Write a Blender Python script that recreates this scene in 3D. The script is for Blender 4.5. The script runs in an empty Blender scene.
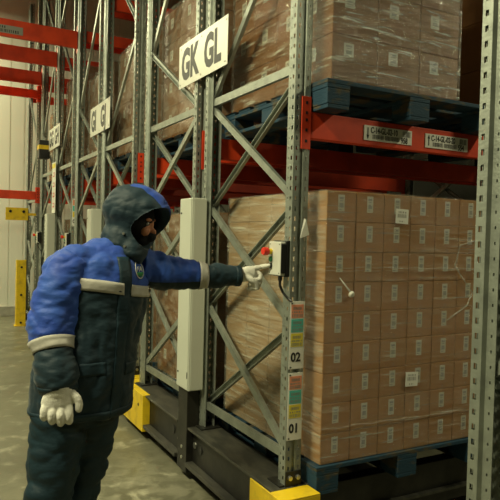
import bpy, bmesh, math, random
from mathutils import Vector, Matrix, noise
from mathutils.bvhtree import BVHTree
random.seed(7)
D = bpy.data; C = bpy.context.scene.collection
PI = math.pi

# ------------------------------------------------------------------ materials
def mat(name, col, rough=.6, metal=0., noise_amt=0., noise_scale=8., col2=None, bump=0., bump_scale=60.,
        stretch=(1, 1, 1), spec=.5, coat=0., sheen=0., contrast=(.4, .65), detail=6., bump_dist=.01):
    m = D.materials.new(name); m.use_nodes = True
    nt = m.node_tree; n = nt.nodes; l = nt.links
    b = n['Principled BSDF']
    b.inputs['Base Color'].default_value = (*col, 1); b.inputs['Roughness'].default_value = rough
    b.inputs['Metallic'].default_value = metal; b.inputs['Specular IOR Level'].default_value = spec
    b.inputs['Coat Weight'].default_value = coat; b.inputs['Sheen Weight'].default_value = sheen
    if noise_amt or bump:
        tc = n.new('ShaderNodeTexCoord'); mp = n.new('ShaderNodeMapping'); mp.inputs['Scale'].default_value = stretch
        l.new(tc.outputs['Object'], mp.inputs[0])
    if noise_amt:
        t = n.new('ShaderNodeTexNoise'); t.inputs['Scale'].default_value = noise_scale; t.inputs['Detail'].default_value = detail
        l.new(mp.outputs[0], t.inputs['Vector'])
        r = n.new('ShaderNodeMapRange'); r.inputs['From Min'].default_value = contrast[0]; r.inputs['From Max'].default_value = contrast[1]
        r.inputs['To Max'].default_value = noise_amt
        l.new(t.outputs['Fac'], r.inputs['Value'])
        x = n.new('ShaderNodeMix'); x.data_type = 'RGBA'
        x.inputs['A'].default_value = (*col, 1); c2 = col2 or tuple(c * .5 for c in col); x.inputs['B'].default_value = (*c2, 1)
        l.new(r.outputs[0], x.inputs['Factor']); l.new(x.outputs['Result'], b.inputs['Base Color'])
    if bump:
        t2 = n.new('ShaderNodeTexNoise'); t2.inputs['Scale'].default_value = bump_scale; t2.inputs['Detail'].default_value = 3
        l.new(mp.outputs[0], t2.inputs['Vector'])
        bp = n.new('ShaderNodeBump'); bp.inputs['Strength'].default_value = bump; bp.inputs['Distance'].default_value = bump_dist
        l.new(t2.outputs['Fac'], bp.inputs['Height']); l.new(bp.outputs[0], b.inputs['Normal'])
    return m

M = {}
M['galv'] = mat('galvanised_steel', (.38, .41, .36), .46, .65, .7, 14, (.25, .27, .24), .15, 90)
M['galv_dark'] = mat('aged_galvanised_steel', (.36, .38, .35), .5, .5, .7, 10, (.24, .25, .23))
M['red'] = mat('red_beam_paint', (.80, .065, .014), .5, 0, .5, 5, (.42, .026, .010), .05, 40)
M['black'] = mat('black_carriage_paint', (.010, .010, .009), .42, .1, .8, 9, (.028, .026, .02), .1, 30)
M['grey_deck'] = mat('scuffed_grey_deck', (.045, .045, .038), .42, .2, .8, 7, (.095, .09, .07), .1, 30, stretch=(3, 1, 1))
M['yellow'] = mat('yellow_safety_paint', (.80, .55, .015), .45, 0, .55, 12, (.42, .27, .03), .05, 30, contrast=(.5, .7))
M['cab'] = mat('cabinet_powder_coat', (.56, .58, .50), .45, 0, .25, 3, (.50, .51, .44))
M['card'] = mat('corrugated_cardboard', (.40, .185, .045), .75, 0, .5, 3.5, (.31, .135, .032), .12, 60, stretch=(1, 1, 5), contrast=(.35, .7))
M['card_lit'] = mat('lit_side_cardboard', (.38, .235, .105), .75, 0, .5, 3.5, (.30, .18, .08), .12, 60, stretch=(1, 1, 5), contrast=(.35, .7))  # same cardboard, lightened to paint light and glare on the aisle side
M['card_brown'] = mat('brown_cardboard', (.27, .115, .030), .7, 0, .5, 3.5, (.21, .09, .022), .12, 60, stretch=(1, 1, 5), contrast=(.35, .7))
M['card_dark'] = mat('carton_tape', (.32, .165, .062), .45)
M['paper'] = mat('label_paper', (.84, .83, .76), .6)
M['carton_paper'] = mat('carton_label_paper', (.66, .63, .50), .6)
M['grey_print'] = mat('grey_print', (.30, .29, .25), .6)
M['ink'] = mat('black_ink', (.015, .015, .015), .5)
M['salmon'] = mat('salmon_label', (.85, .33, .20), .55)
M['teal_label'] = mat('turquoise_label', (.10, .52, .46), .55)
M['yellow_label'] = mat('yellow_label', (.80, .66, .06), .55)
M['blue_wood'] = mat('blue_painted_wood', (.010, .045, .080), .75, 0, .9, 9, (.085, .068, .035), .3, 40, stretch=(1, 1, 3), contrast=(.52, .64))
M['white_sign'] = mat('white_sign_plate', (.74, .74, .66), .35, 0, .2, 6, (.6, .6, .5))
M['plastic_white'] = mat('grey_white_plastic', (.62, .62, .54), .4)
M['plastic_black'] = mat('black_plastic', (.012, .012, .012), .4)
M['red_plastic'] = mat('red_plastic', (.72, .035, .02), .3)
M['green_plastic'] = mat('green_plastic', (.02, .25, .10), .35)
M['steel'] = mat('bright_steel', (.6, .6, .55), .3, .9)
M['blue_cloth'] = mat('royal_blue_nylon', (.016, .056, .33), .62, 0, .5, 7, (.035, .11, .42), .35, 12, sheen=.1, stretch=(1, 1, 1.8), bump_dist=.02, spec=.3)
M['teal_cloth'] = mat('dark_teal_nylon', (.006, .022, .034), .60, 0, .5, 7, (.010, .032, .046), .35, 12, sheen=0, stretch=(1, 1, 1.8), bump_dist=.02, spec=.35)
M['reflective'] = mat('reflective_tape', (.47, .45, .40), .5, .1, .4, 20, (.38, .37, .33), .2, 40)
M['glove'] = mat('white_cotton_knit', (.80, .78, .70), .9, 0, .3, 30, (.66, .64, .57), .5, 260, sheen=.2)
M['skin'] = mat('skin', (.48, .20, .11), .55)
M['knit'] = mat('black_knit', (.008, .008, .010), .95, bump=.5, bump_scale=300)
M['boot'] = mat('black_rubber', (.015, .015, .015), .6)
M['eye'] = mat('eye', (.30, .28, .26), .2); M['iris'] = mat('iris', (.04, .02, .01), .2)
M['stitch'] = mat('white_thread', (.62, .62, .56), .7); M['green_thread'] = mat('green_thread', (.02, .20, .06), .7)
M['ceiling'] = mat('ceiling_panel', (.05, .05, .04), .8)
M['wall'] = mat('white_sandwich_panel', (.74, .75, .64), .4, 0, .35, .8, (.62, .63, .52), stretch=(1, 1, .4))
M['wall_grey'] = mat('grey_wall', (.07, .07, .055), .8, 0, .3, 2)
M['kerb'] = mat('concrete_kerb', (.42, .41, .33), .8, 0, .6, 6)
M['lamp'] = D.materials.new('lamp_diffuser'); M['lamp'].use_nodes = True
_b = M['lamp'].node_tree.nodes['Principled BSDF']; _b.inputs['Emission Color'].default_value = (1, .97, .75, 1); _b.inputs['Emission Strength'].default_value = 3

def floor_mat():
    m = D.materials.new('worn_concrete'); m.use_nodes = True; nt = m.node_tree; n = nt.nodes; l = nt.links
    b = n['Principled BSDF']; tc = n.new('ShaderNodeTexCoord')
    def nz(scale, detail=8, dist=0.):
        t = n.new('ShaderNodeTexNoise'); t.inputs['Scale'].default_value = scale; t.inputs['Detail'].default_value = detail
        t.inputs['Distortion'].default_value = dist; l.new(tc.outputs['Object'], t.inputs['Vector']); return t
    def mr(src, a, c, to=1.):
        r = n.new('ShaderNodeMapRange'); r.inputs['From Min'].default_value = a; r.inputs['From Max'].default_value = c
        r.inputs['To Max'].default_value = to; l.new(src, r.inputs['Value']); return r
    x1 = n.new('ShaderNodeMix'); x1.data_type = 'RGBA'; x1.inputs['A'].default_value = (.165, .160, .105, 1); x1.inputs['B'].default_value = (.125, .120, .080, 1)
    l.new(mr(nz(1.3).outputs['Fac'], .38, .62).outputs[0], x1.inputs['Factor'])
    x2 = n.new('ShaderNodeMix'); x2.data_type = 'RGBA'; x2.inputs['B'].default_value = (.44, .42, .31, 1)
    l.new(x1.outputs['Result'], x2.inputs['A'])
    pale = mr(nz(4.2, 10, .6).outputs['Fac'], .55, .72, .8)
    # pale scoured patches lie along the rack row, where the wheels turn
    gr = n.new('ShaderNodeVectorMath'); gr.operation = 'DISTANCE'; gr.inputs[1].default_value = (1.15, 3.55, 0)
    l.new(tc.outputs['Object'], gr.inputs[0]); near = mr(gr.outputs['Value'], .9, .15)
    ml = n.new('ShaderNodeMath'); ml.operation = 'MULTIPLY_ADD'; l.new(near.outputs[0], ml.inputs[0]); ml.inputs[1].default_value = .35
    l.new(pale.outputs[0], ml.inputs[2])
    mm = n.new('ShaderNodeMath'); mm.operation = 'MULTIPLY'; l.new(ml.outputs[0], mm.inputs[0])
    l.new(mr(nz(9, 10, .8).outputs['Fac'], .40, .60).outputs[0], mm.inputs[1])
    l.new(mm.outputs[0], x2.inputs['Factor']); l.new(x2.outputs['Result'], b.inputs['Base Color'])
    r = mr(nz(2.5).outputs['Fac'], .3, .7); r.inputs['To Min'].default_value = .28; r.inputs['To Max'].default_value = .5
    l.new(r.outputs[0], b.inputs['Roughness'])
    bp = n.new('ShaderNodeBump'); bp.inputs['Strength'].default_value = .12; bp.inputs['Distance'].default_value = .01
    l.new(nz(40, 4).outputs['Fac'], bp.inputs['Height']); l.new(bp.outputs[0], b.inputs['Normal'])
    return m
M['floor'] = floor_mat()

def film_mat(name, veil, wr=(1.2, 1.2, 14), strength=.8, gloss=.10, rough=.22, dist=.02, streak=0., cut=(.60, .70)):
    """stretch film: clear plastic with a milky veil and glossy horizontal wrinkles"""
    m = D.materials.new(name); m.use_nodes = True; nt = m.node_tree; n = nt.nodes; l = nt.links
    n.clear(); out = n.new('ShaderNodeOutputMaterial'); tc = n.new('ShaderNodeTexCoord')
    mp = n.new('ShaderNodeMapping'); mp.inputs['Scale'].default_value = wr; mp.inputs['Rotation'].default_value = (.10, -.08, 0)
    l.new(tc.outputs['Object'], mp.inputs[0])
    t = n.new('ShaderNodeTexNoise'); t.inputs['Scale'].default_value = 4; t.inputs['Detail'].default_value = 7; t.inputs['Roughness'].default_value = .6
    t.inputs['Distortion'].default_value = .4; l.new(mp.outputs[0], t.inputs['Vector'])
    bp = n.new('ShaderNodeBump'); bp.inputs['Strength'].default_value = strength; bp.inputs['Distance'].default_value = dist; l.new(t.outputs['Fac'], bp.inputs['Height'])
    tr = n.new('ShaderNodeBsdfTransparent'); tr.inputs[0].default_value = (.97, .97, .95, 1)
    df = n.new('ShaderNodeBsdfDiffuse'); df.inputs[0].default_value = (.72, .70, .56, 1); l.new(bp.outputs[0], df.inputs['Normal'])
    gl = n.new('ShaderNodeBsdfGlossy'); gl.inputs['Roughness'].default_value = rough; l.new(bp.outputs[0], gl.inputs['Normal'])
    t2 = n.new('ShaderNodeTexNoise'); t2.inputs['Scale'].default_value = 3; t2.inputs['Detail'].default_value = 5; l.new(mp.outputs[0], t2.inputs['Vector'])
    r = n.new('ShaderNodeMapRange'); r.inputs['From Min'].default_value = .42; r.inputs['From Max'].default_value = .72
    r.inputs['To Min'].default_value = veil * .45; r.inputs['To Max'].default_value = veil * 2.2; l.new(t2.outputs['Fac'], r.inputs['Value'])
    fac = r.outputs[0]
    if streak:      # pale streaks: highlights on the creases, painted as white diffuse veil
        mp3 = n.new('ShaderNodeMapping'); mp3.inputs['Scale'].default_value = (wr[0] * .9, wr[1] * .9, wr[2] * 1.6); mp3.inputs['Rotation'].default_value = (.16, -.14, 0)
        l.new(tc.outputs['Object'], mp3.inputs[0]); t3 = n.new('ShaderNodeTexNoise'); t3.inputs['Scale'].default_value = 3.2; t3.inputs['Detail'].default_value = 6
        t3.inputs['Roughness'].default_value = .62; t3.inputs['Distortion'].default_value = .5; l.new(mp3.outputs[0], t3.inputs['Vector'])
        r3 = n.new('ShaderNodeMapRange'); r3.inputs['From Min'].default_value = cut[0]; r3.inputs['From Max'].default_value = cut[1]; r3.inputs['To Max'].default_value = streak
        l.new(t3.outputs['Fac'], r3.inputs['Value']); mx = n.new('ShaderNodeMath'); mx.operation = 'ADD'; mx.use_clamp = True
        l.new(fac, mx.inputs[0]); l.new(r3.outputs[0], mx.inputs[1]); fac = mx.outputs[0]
    m1 = n.new('ShaderNodeMixShader'); l.new(fac, m1.inputs[0]); l.new(tr.outputs[0], m1.inputs[1]); l.new(df.outputs[0], m1.inputs[2])
    m2 = n.new('ShaderNodeMixShader'); m2.inputs[0].default_value = gloss; l.new(m1.outputs[0], m2.inputs[1]); l.new(gl.outputs[0], m2.inputs[2])
    l.new(m2.outputs[0], out.inputs[0]); return m
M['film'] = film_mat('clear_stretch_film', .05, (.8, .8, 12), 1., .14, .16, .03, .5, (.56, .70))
M['film_rope'] = film_mat('gathered_stretch_film', .30, (8, 8, 8), .8, .25)
M['film_side'] = film_mat('glare_stretch_film', .20, streak=.3, cut=(.55, .7))  # stronger pale veil and streaks paint the glare on the aisle side
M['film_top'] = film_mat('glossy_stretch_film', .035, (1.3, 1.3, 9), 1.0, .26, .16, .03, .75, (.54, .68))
M['film_milky'] = film_mat('milky_stretch_film', .15, (2.5, 2.5, 6), 1.0, .16)

# ------------------------------------------------------------------ mesh helpers
class MB:
    def __init__(s): s.v = []; s.f = []; s.m = []
    def add(s, vs, fs, mi=0):
        o = len(s.v); s.v += [tuple(v) for v in vs]; s.f += [tuple(i + o for i in f) for f in fs]; s.m += [mi] * len(fs); return s
    def box(s, x0, x1, y0, y1, z0, z1, mi=0):
        return s.add([(x, y, z) for x in (x0, x1) for y in (y0, y1) for z in (z0, z1)],
                     [(0, 1, 3, 2), (4, 6, 7, 5), (0, 4, 5, 1), (2, 3, 7, 6), (0, 2, 6, 4), (1, 5, 7, 3)], mi)
    def quad(s, a, b, c, d, mi=0): return s.add([a, b, c, d], [(0, 1, 2, 3)], mi)
    def bar(s, a, b, prof, side, mi=0, closed=True):
        """sweep a 2D profile [(u,w)] from a to b; u along side, w along the third axis"""
        a = Vector(a); b = Vector(b); t = (b - a).normalized(); sd = Vector(side); sd = (sd - sd.dot(t) * t).normalized(); w = t.cross(sd)
        n = len(prof); vs = [p + sd * u + w * q for p in (a, b) for u, q in prof]
        fs = [(i, (i + 1) % n, (i + 1) % n + n, i + n) for i in range(n if closed else n - 1)]
        if closed: fs += [tuple(range(n - 1, -1, -1)), tuple(range(n, 2 * n))]
        return s.add(vs, fs, mi)
    def cyl(s, a, b, r, n=16, r2=None, mi=0):
        a = Vector(a); b = Vector(b); t = (b - a).normalized(); sd = t.orthogonal().normalized(); w = t.cross(sd); r2 = r if r2 is None else r2
        vs = [a + (sd * math.cos(2 * PI * i / n) + w * math.sin(2 * PI * i / n)) * r for i in range(n)] + \
             [b + (sd * math.cos(2 * PI * i / n) + w * math.sin(2 * PI * i / n)) * r2 for i in range(n)]
        return s.add(vs, [(i, (i + 1) % n, (i + 1) % n + n, i + n) for i in range(n)] + [tuple(range(n - 1, -1, -1)), tuple(range(n, 2 * n))], mi)
    def build(s, name, mats, parent=None, bevel=0., solid=0., smooth=False, seg=2):
        me = D.meshes.new(name); me.from_pydata(s.v, [], s.f)
        mats = mats if isinstance(mats, (list, tuple)) else [mats]
        for m in mats: me.materials.append(m)
        for p, mi in zip(me.polygons, s.m): p.material_index = mi; p.use_smooth = smooth
        bm = bmesh.new(); bm.from_mesh(me); bmesh.ops.recalc_face_normals(bm, faces=bm.faces)
        if bevel: bmesh.ops.bevel(bm, geom=list(bm.edges), offset=bevel, segments=seg, affect='EDGES', profile=.5)
        bm.to_mesh(me); bm.free()
        o = D.objects.new(name, me); C.objects.link(o)
        if parent: o.parent = parent
        if solid:
            md = o.modifiers.new('s', 'SOLIDIFY'); md.thickness = solid; md.offset = 0
        return o
def tag(o, label=None, cat=None, group=None, kind=None):
    if label: o['label'] = label
    if cat: o['category'] = cat
    if group: o['group'] = group
    if kind: o['kind'] = kind
    return o
def empty(name, loc, label=None, cat=None, group=None, rz=0.):
    o = D.objects.new(name, None); C.objects.link(o); o.location = loc; o.rotation_euler = (0, 0, rz); o.empty_display_size = .1
    return tag(o, label, cat, group)
def copy_tree(o, parent=None):
    c = o.copy(); C.objects.link(c)
    if parent: c.parent = parent
    for ch in list(o.children): copy_tree(ch, c)
    return c
def dup(o, loc, label=None, group=None, rz=None):
    c = copy_tree(o); c.location = loc
    if rz is not None: c.rotation_euler = (0, 0, rz)
    if label: c['label'] = label
    if group: c['group'] = group
    return c
def mesh_of(o):
    dg = bpy.context.evaluated_depsgraph_get(); dg.update(); return D.meshes.new_from_object(o.evaluated_get(dg))
def lettering(txt, size, origin, right, up, m, parent, name='lettering', xs=1., offs=0., align='LEFT'):
    """flat raised letters, laid in the plane (right, up) with the given lower left corner (local coordinates)"""
    cu = D.curves.new('t', 'FONT'); cu.body = txt; cu.size = size; cu.extrude = .0006; cu.offset = offs; cu.align_x = align; cu.resolution_u = 3
    t = D.objects.new('t', cu); C.objects.link(t); me = mesh_of(t); D.objects.remove(t)
    r = Vector(right).normalized(); u = Vector(up).normalized(); nn = r.cross(u)
    mx = Matrix.Translation(origin) @ Matrix((r * xs, u, nn)).transposed().to_4x4()
    me.transform(mx); me.materials.clear(); me.materials.append(m); me.name = name
    o = D.objects.new(name, me); C.objects.link(o); o.parent = parent; return o
def struct(o): o['kind'] = 'structure'; return o

# ------------------------------------------------------------------ room
XL, XR, YF, YB, ZC = -3.6, 6.6, -4.5, 12.0, 7.2
struct(MB().box(XL, XR, YF, YB, -.1, 0).build('floor', M['floor']))
struct(MB().box(XL, XR, YF, YB, ZC, ZC + .1).build('ceiling', M['ceiling']))
w = MB()
xx = XL
while xx < XR - .01:                       # sandwich panels with shallow vertical ribs
    for i in range(4):
        a = xx + i * .25; w.box(a, a + .235, YB, YB + .1, 0, ZC); w.box(a + .235, a + .25, YB + .012, YB + .1, 0, ZC)
    xx += 1.0
struct(w.build('wall_back', M['wall']))
struct(MB().box(XL - .1, XL, YF, YB, 0, ZC).build('wall_left', M['wall_grey']))
struct(MB().box(XR, XR + .1, YF, YB, 0, ZC).build('wall_right', M['wall_grey']))
struct(MB().box(XL, XR, YF - .1, YF, 0, ZC).build('wall_front', M['wall_grey']))
struct(MB().box(XL, XR, YB - .10, YB, 0, .18).build('baseboard_back', M['kerb'], bevel=.01))

# ------------------------------------------------------------------ racking
RX = 1.6                                   # plane of the rack ends
PITCH = 2.6
LV = (2.226, 4.0)                           # tops of the beams
PH = 5.6                                   # height of an upright
def perf(mb, a, b, z0, z1, hole, pitch=.05):
    """a sheet from plan point a to b with punched holes; hole=(start fraction, end fraction, height)"""
    ax, ay = a; bx, by = b
    def q(u0, u1, za, zb):
        p = lambda u: (ax + (bx - ax) * u, ay + (by - ay) * u)
        mb.quad((*p(u0), za), (*p(u1), za), (*p(u1), zb), (*p(u0), zb))
    if not hole: q(0, 1, z0, z1); return
    h0, h1, hh = hole; q(0, h0, z0, z1); q(h1, 1, z0, z1); z = z0
    while z < z1 - .001:
        q(h0, h1, z, z + pitch - hh); z += pitch
def make_post_mesh():
    mb = MB(); half = [(.045, .010), (.038, .010), (.032, 0), (.0, 0), (.0, .041), (.014, .048), (.014, .085)]
    holes = {2: (.30, .62, .022), 3: (.28, .60, .020), 5: (.44, .60, .010)}
    for sgn in (1, -1):
        pts = [(x if sgn > 0 else .09 - x, y) for x, y in half]
        for i in range(len(pts) - 1): perf(mb, pts[i], pts[i + 1], 0, PH, holes.get(i))
    return mb
post_proto = None
def add_post(parent, y, face):
    """face=-1: web faces -Y, +1: web faces +Y; local y is the outer plane of the web"""
    global post_proto
    if post_proto is None:
        o = make_post_mesh().build('post', M['galv'], parent, solid=.0028); post_proto = o
    else:
        o = post_proto.copy(); C.objects.link(o); o.parent = parent
    o.location = (0, y, 0) if face < 0 else (.09, y, 0)
    o.rotation_euler = (0, 0, 0 if face < 0 else PI)
    b = MB(); s = -face
    b.box(-.03, .11, y - .05 * 0 + min(0, s * .12), y + max(0, s * .12), 0, .008)
    b.box(.0, .09, y + (-.008 if s > 0 else .002), y + (-.002 if s > 0 else .008), .0, .075)
    fp = b.build('foot_plate', M['black'], parent)
    for x in (.022, .068):
        MB().cyl((x, y + (-.008 if s > 0 else .008), .045), (x, y + (-.022 if s > 0 else .022), .045), .012, 12).build('bolt', M['steel'], fp, bevel=.002)
CH = [(-.02, 0), (.02, 0), (.02, .022), (.0165, .022), (.0165, .004), (-.0165, .004), (-.0165, .022), (-.02, .022)]
def chan(parent, a, b, open_out, name='diagonal_brace', width=1.):
    """U channel between two local points (x is distance behind the rack end plane)"""
    a = Vector(a); b = Vector(b); t = (b - a).normalized(); side = Vector((1, 0, 0)).cross(t)
    pr = [(u * width, q) for u, q in CH]
    mb = MB(); w_ = t.cross(side)          # +-x
    sgn = 1 if w_.x > 0 else -1
    if open_out: sgn = -sgn
    mb.bar(a, b, [(u, q * sgn) for u, q in pr], side); return mb.build(name, M['galv'], parent)
FD = 1.08
def make_frame(mirror):
    root = empty('upright_frame', (0, 0, 0))
    add_post(root, 0, -1); add_post(root, FD, 1)
    ya, yb = (.045, FD - .045)
    if mirror: ya, yb = yb, ya             # ya: the bay-side post, yb: the back-to-back post
    zs = [.145, .80, 1.43, 2.07]
    for z in (.145, 2.09): chan(root, (.02, ya, z), (.02, yb, z), False, 'horizontal_brace', 1.15)
    for i in range(3):
        z0, z1 = zs[i] + .02, zs[i + 1] + (.0 if i < 2 else .0)
        chan(root, (.024, yb, z1 - .01), (.024, ya, z0 + .0), False)
        chan(root, (.070, ya, z1 - .01), (.070, yb, z0 + .0), True)
    if not mirror:
        chan(root, (.03, yb, 2.13), (.03, ya, 3.05), False); chan(root, (.03, ya, 3.12), (.03, yb, 4.0), True); chan(root, (.03, yb, 4.06), (.03, ya, 4.9), False)
    else:
        chan(root, (.03, yb, 2.13), (.03, ya, 2.72), True); chan(root, (.03, ya, 2.72), (.03, yb, 3.9), False); chan(root, (.03, yb, 3.95), (.03, ya, 4.9), True)
    return root
frame_a = make_frame(False); frame_b = make_frame(True)
ZB = .35
unit_y = [-1.2, 2.535, 2.535 + PITCH, 2.535 + 2 * PITCH - .12]       # near ends of the four mobile units
unit_y[0] = 1.402 - 1.08 - .14 - 1.08
rows = []                                  # (y0, mirror, description, first code)
names = {(1, 0): 'holding the box with the red stop button', (1, 1): 'behind the pale cabinet and outstretched arm',
         (2, 0): 'just left of and behind the worker\'s hood', (2, 1): 'under the far end of the GI GJ sign',
         (3, 0): 'under the near end of the GG GH sign', (3, 1): 'beyond the GG GH sign, nearest to the last row',
         (0, 1): 'at the right edge of the photo, closest to the camera'}
for k, uy in enumerate(unit_y):
    for r in (0, 1):
        if k == 0 and r == 0: continue
        y0 = uy if r == 0 else uy + 1.08 + .14
        rows.append((k, r, y0))
first = {False: frame_a, True: frame_b}; used = set()
def place_frame(mir, loc, label, group):
    f = first[mir]
    if mir not in used: used.add(mir); f.location = loc; return tag(f, label, 'rack frame', group)
    c = dup(f, loc, label, group); c['category'] = 'rack frame'; return c
for k, r, y0 in rows:
    place_frame(bool(r), (RX, y0, ZB), 'galvanised rack frame with braces ' + names[(k, r)], 'rack end frames along the aisle')
    if k: place_frame(bool(r), (RX + 2.8, y0, ZB), 'galvanised upright frame deep inside the rack rows, at the far end of a bay', 'inner rack frames')
YS = 10.34
place_frame(False, (RX, YS, 0.0), 'last galvanised rack frame standing in front of the white wall', 'rack end frames along the aisle')
place_frame(False, (RX + 2.8, YS, 0), 'galvanised upright frame deep inside the rack rows, at the far end of a bay', 'inner rack frames')

# beams -------------------------------------------------------------
BL = 2.71
def make_beam(DP=.135):
    root = empty('rack_beam', (0, 0, 0))
    MB().box(.004, BL - .004, 0, .045, -DP, 0).build('beam_tube', M['red'], root, bevel=.005)
    for x0, x1, s in ((-.052, .003, 1), (BL - .003, BL + .052, 1)):
        b = MB().box(x0, x1, -.004, .002, -.055 - DP, .07)
        b.box((0 if x0 < 0 else BL - .003), (.003 if x0 < 0 else BL), -.004, .05, -.055 - DP, .07)
        cn = b.build('beam_connector', M['red'], root, bevel=.001, seg=1)
        h = MB()
        for z in (.04, -.01, -.045, -.095, -.15): h.box((x0 + x1) / 2 - .006, (x0 + x1) / 2 + .006, -.0055, -.003, z - .007, z + .007)
        h.build('slot', M['plastic_black'], cn)
    return root
beam0 = make_beam(); beam1 = make_beam(.20); nb = [0, 0]
def place_beam(x, y, z, face, label, group, deep=0):
    """face -1: visible face towards -Y"""
    pb = (beam0, beam1)[deep]; o = pb if nb[deep] == 0 else copy_tree(pb); nb[deep] += 1
    o.location = (x, y, z) if face < 0 else (x + BL, y, z); o.rotation_euler = (0, 0, 0 if face < 0 else PI)
    return tag(o, label, 'rack beam', group)
rowname = {(1, 0): 'GL', (1, 1): 'GK', (2, 0): 'GJ', (2, 1): 'GI', (3, 0): 'GH', (3, 1): 'GG'}
front_beam = None
for k, r, y0 in rows:
    if k == 0: continue
    for li, z in enumerate(LV):
        for e, (yy, fc) in enumerate(((y0 - .003, -1), (y0 + FD + .003, 1))):
            lab = 'red rack beam at %s level on the %s side of row %s' % (('first', 'second')[li], ('near', 'far')[e], rowname[(k, r)])
            b = place_beam(RX + .09, yy, z, fc, lab, 'red beams inside the racks')
            if k == 1 and r == 0 and li == 0 and e == 0:
                front_beam = b; b['label'] = 'bright red rack beam with two barcode location labels, above the big wrapped load'
for fc, yy in ((-1, YS - .003), (1, YS + FD + .003)):
    for li, z in enumerate(LV): place_beam(RX + .09, yy, z, fc, 'red rack beam inside the last row by the white wall', 'red beams inside the racks')
# beams that bridge the aisle towards the left
for yy, zz, dp, lab in ((7.435, 3.99, 1, 'nearest red bridging beam across the aisle at top left, with a grey barcode label'),
                    (unit_y[3] + FD + .003, 4.06, 1, 'second red bridging beam from the top left corner'),
                    (unit_y[3] + 2.303, 4.06, 1, 'third red bridging beam, just above the bright orange one'),
                    (YS - .003, 3.865, 0, 'thin bright orange-red beam against the white wall at upper left'),
                    (YS - .003, LV[0], 0, 'low red beam crossing in front of the white wall, above the yellow guard plate')):
    b = place_beam(RX - BL - .0, yy, zz, -1, lab, 'red beams bridging the aisle', dp)
    if 'nearest' in lab: bridge0 = b
for y0, mir in ((6.355, True), (unit_y[3], False), (unit_y[3] + 1.22, True), (YS, False)):
    place_frame(mir, (RX - BL - .09, y0, 0), 'galvanised upright frame on the left of the aisle, carrying a bridging beam', 'frames left of the aisle')

def barcode(mb, x0, x1, z0, z1, y, seed, mi=1, dx=(1, 0), wmin=.0015, wmax=.004):
    rnd = random.Random(seed); x = x0
    while x < x1:
        w_ = rnd.uniform(wmin, wmax); a, b = x, min(x + w_, x1)
        mb.add([(a, y, z0), (b, y, z0), (b, y, z1), (a, y, z1)], [(0, 1, 2, 3)], mi); x += w_ + rnd.uniform(wmin, wmax)
def beam_label(parent, x0, z0, w_, h, text, num, down, seed):
    """sticker on the beam's -Y face"""
    mb = MB().box(x0, x0 + w_, -.0052, -.0002, z0, z0 + h, 0); y = -.0058
    barcode(mb, x0 + w_ * .17, x0 + w_ * .40, z0 + h * .12, z0 + h * .42, y, seed)
    barcode(mb, x0 + w_ * .43, x0 + w_ * .73, z0 + h * .12, z0 + h * .42, y, seed + 1)
    barcode(mb, x0 + w_ * .80, x0 + w_ * .97, z0 + h * .50, z0 + h * .90, y, seed + 2)
    cx = x0 + w_ * .075; s = w_ * .028
    mb.add([(cx - s * .4, y, z0 + h * .15), (cx + s * .4, y, z0 + h * .15), (cx + s * .4, y, z0 + h * .85), (cx - s * .4, y, z0 + h * .85)], [(0, 1, 2, 3)], 1)
    za, zb = (z0 + h * .36, z0 + h * .06) if down else (z0 + h * .64, z0 + h * .94)
    mb.add([(cx - s, y, za), (cx + s, y, za), (cx, y, zb)], [(0, 1, 2)], 1)
    o = mb.build('location_label', [M['paper'], M['ink']], parent)
    lettering(text, h * .58, (x0 + w_ * .13, -.0060, z0 + h * .51), (1, 0, 0), (0, 0, 1), M['ink'], o, xs=.66, offs=.0008)
    lettering(num, h * .56, (x0 + w_ * .765, -.0060, z0 + h * .06), (1, 0, 0), (0, 0, 1), M['ink'], o, xs=.72, offs=.0010)
    return o
beam_label(front_beam, .337, -.108, .332, .078, 'C-14-GL-02-10', '958', True, 3)
beam_label(front_beam, .770, -.108, .332, .078, 'C-14-GL-02-20', '554', False, 9)
bl = MB().box(1.60, 2.09, -.0052, -.0002, -.165, -.075); barcode(bl, 1.63, 2.05, -.155, -.122, -.0058, 5, wmin=.006, wmax=.012); barcode(bl, 1.63, 1.9, -.112, -.085, -.0058, 6, wmin=.008, wmax=.02)
bl.build('location_label', [M['grey_print'], M['ink']], bridge0)

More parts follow.
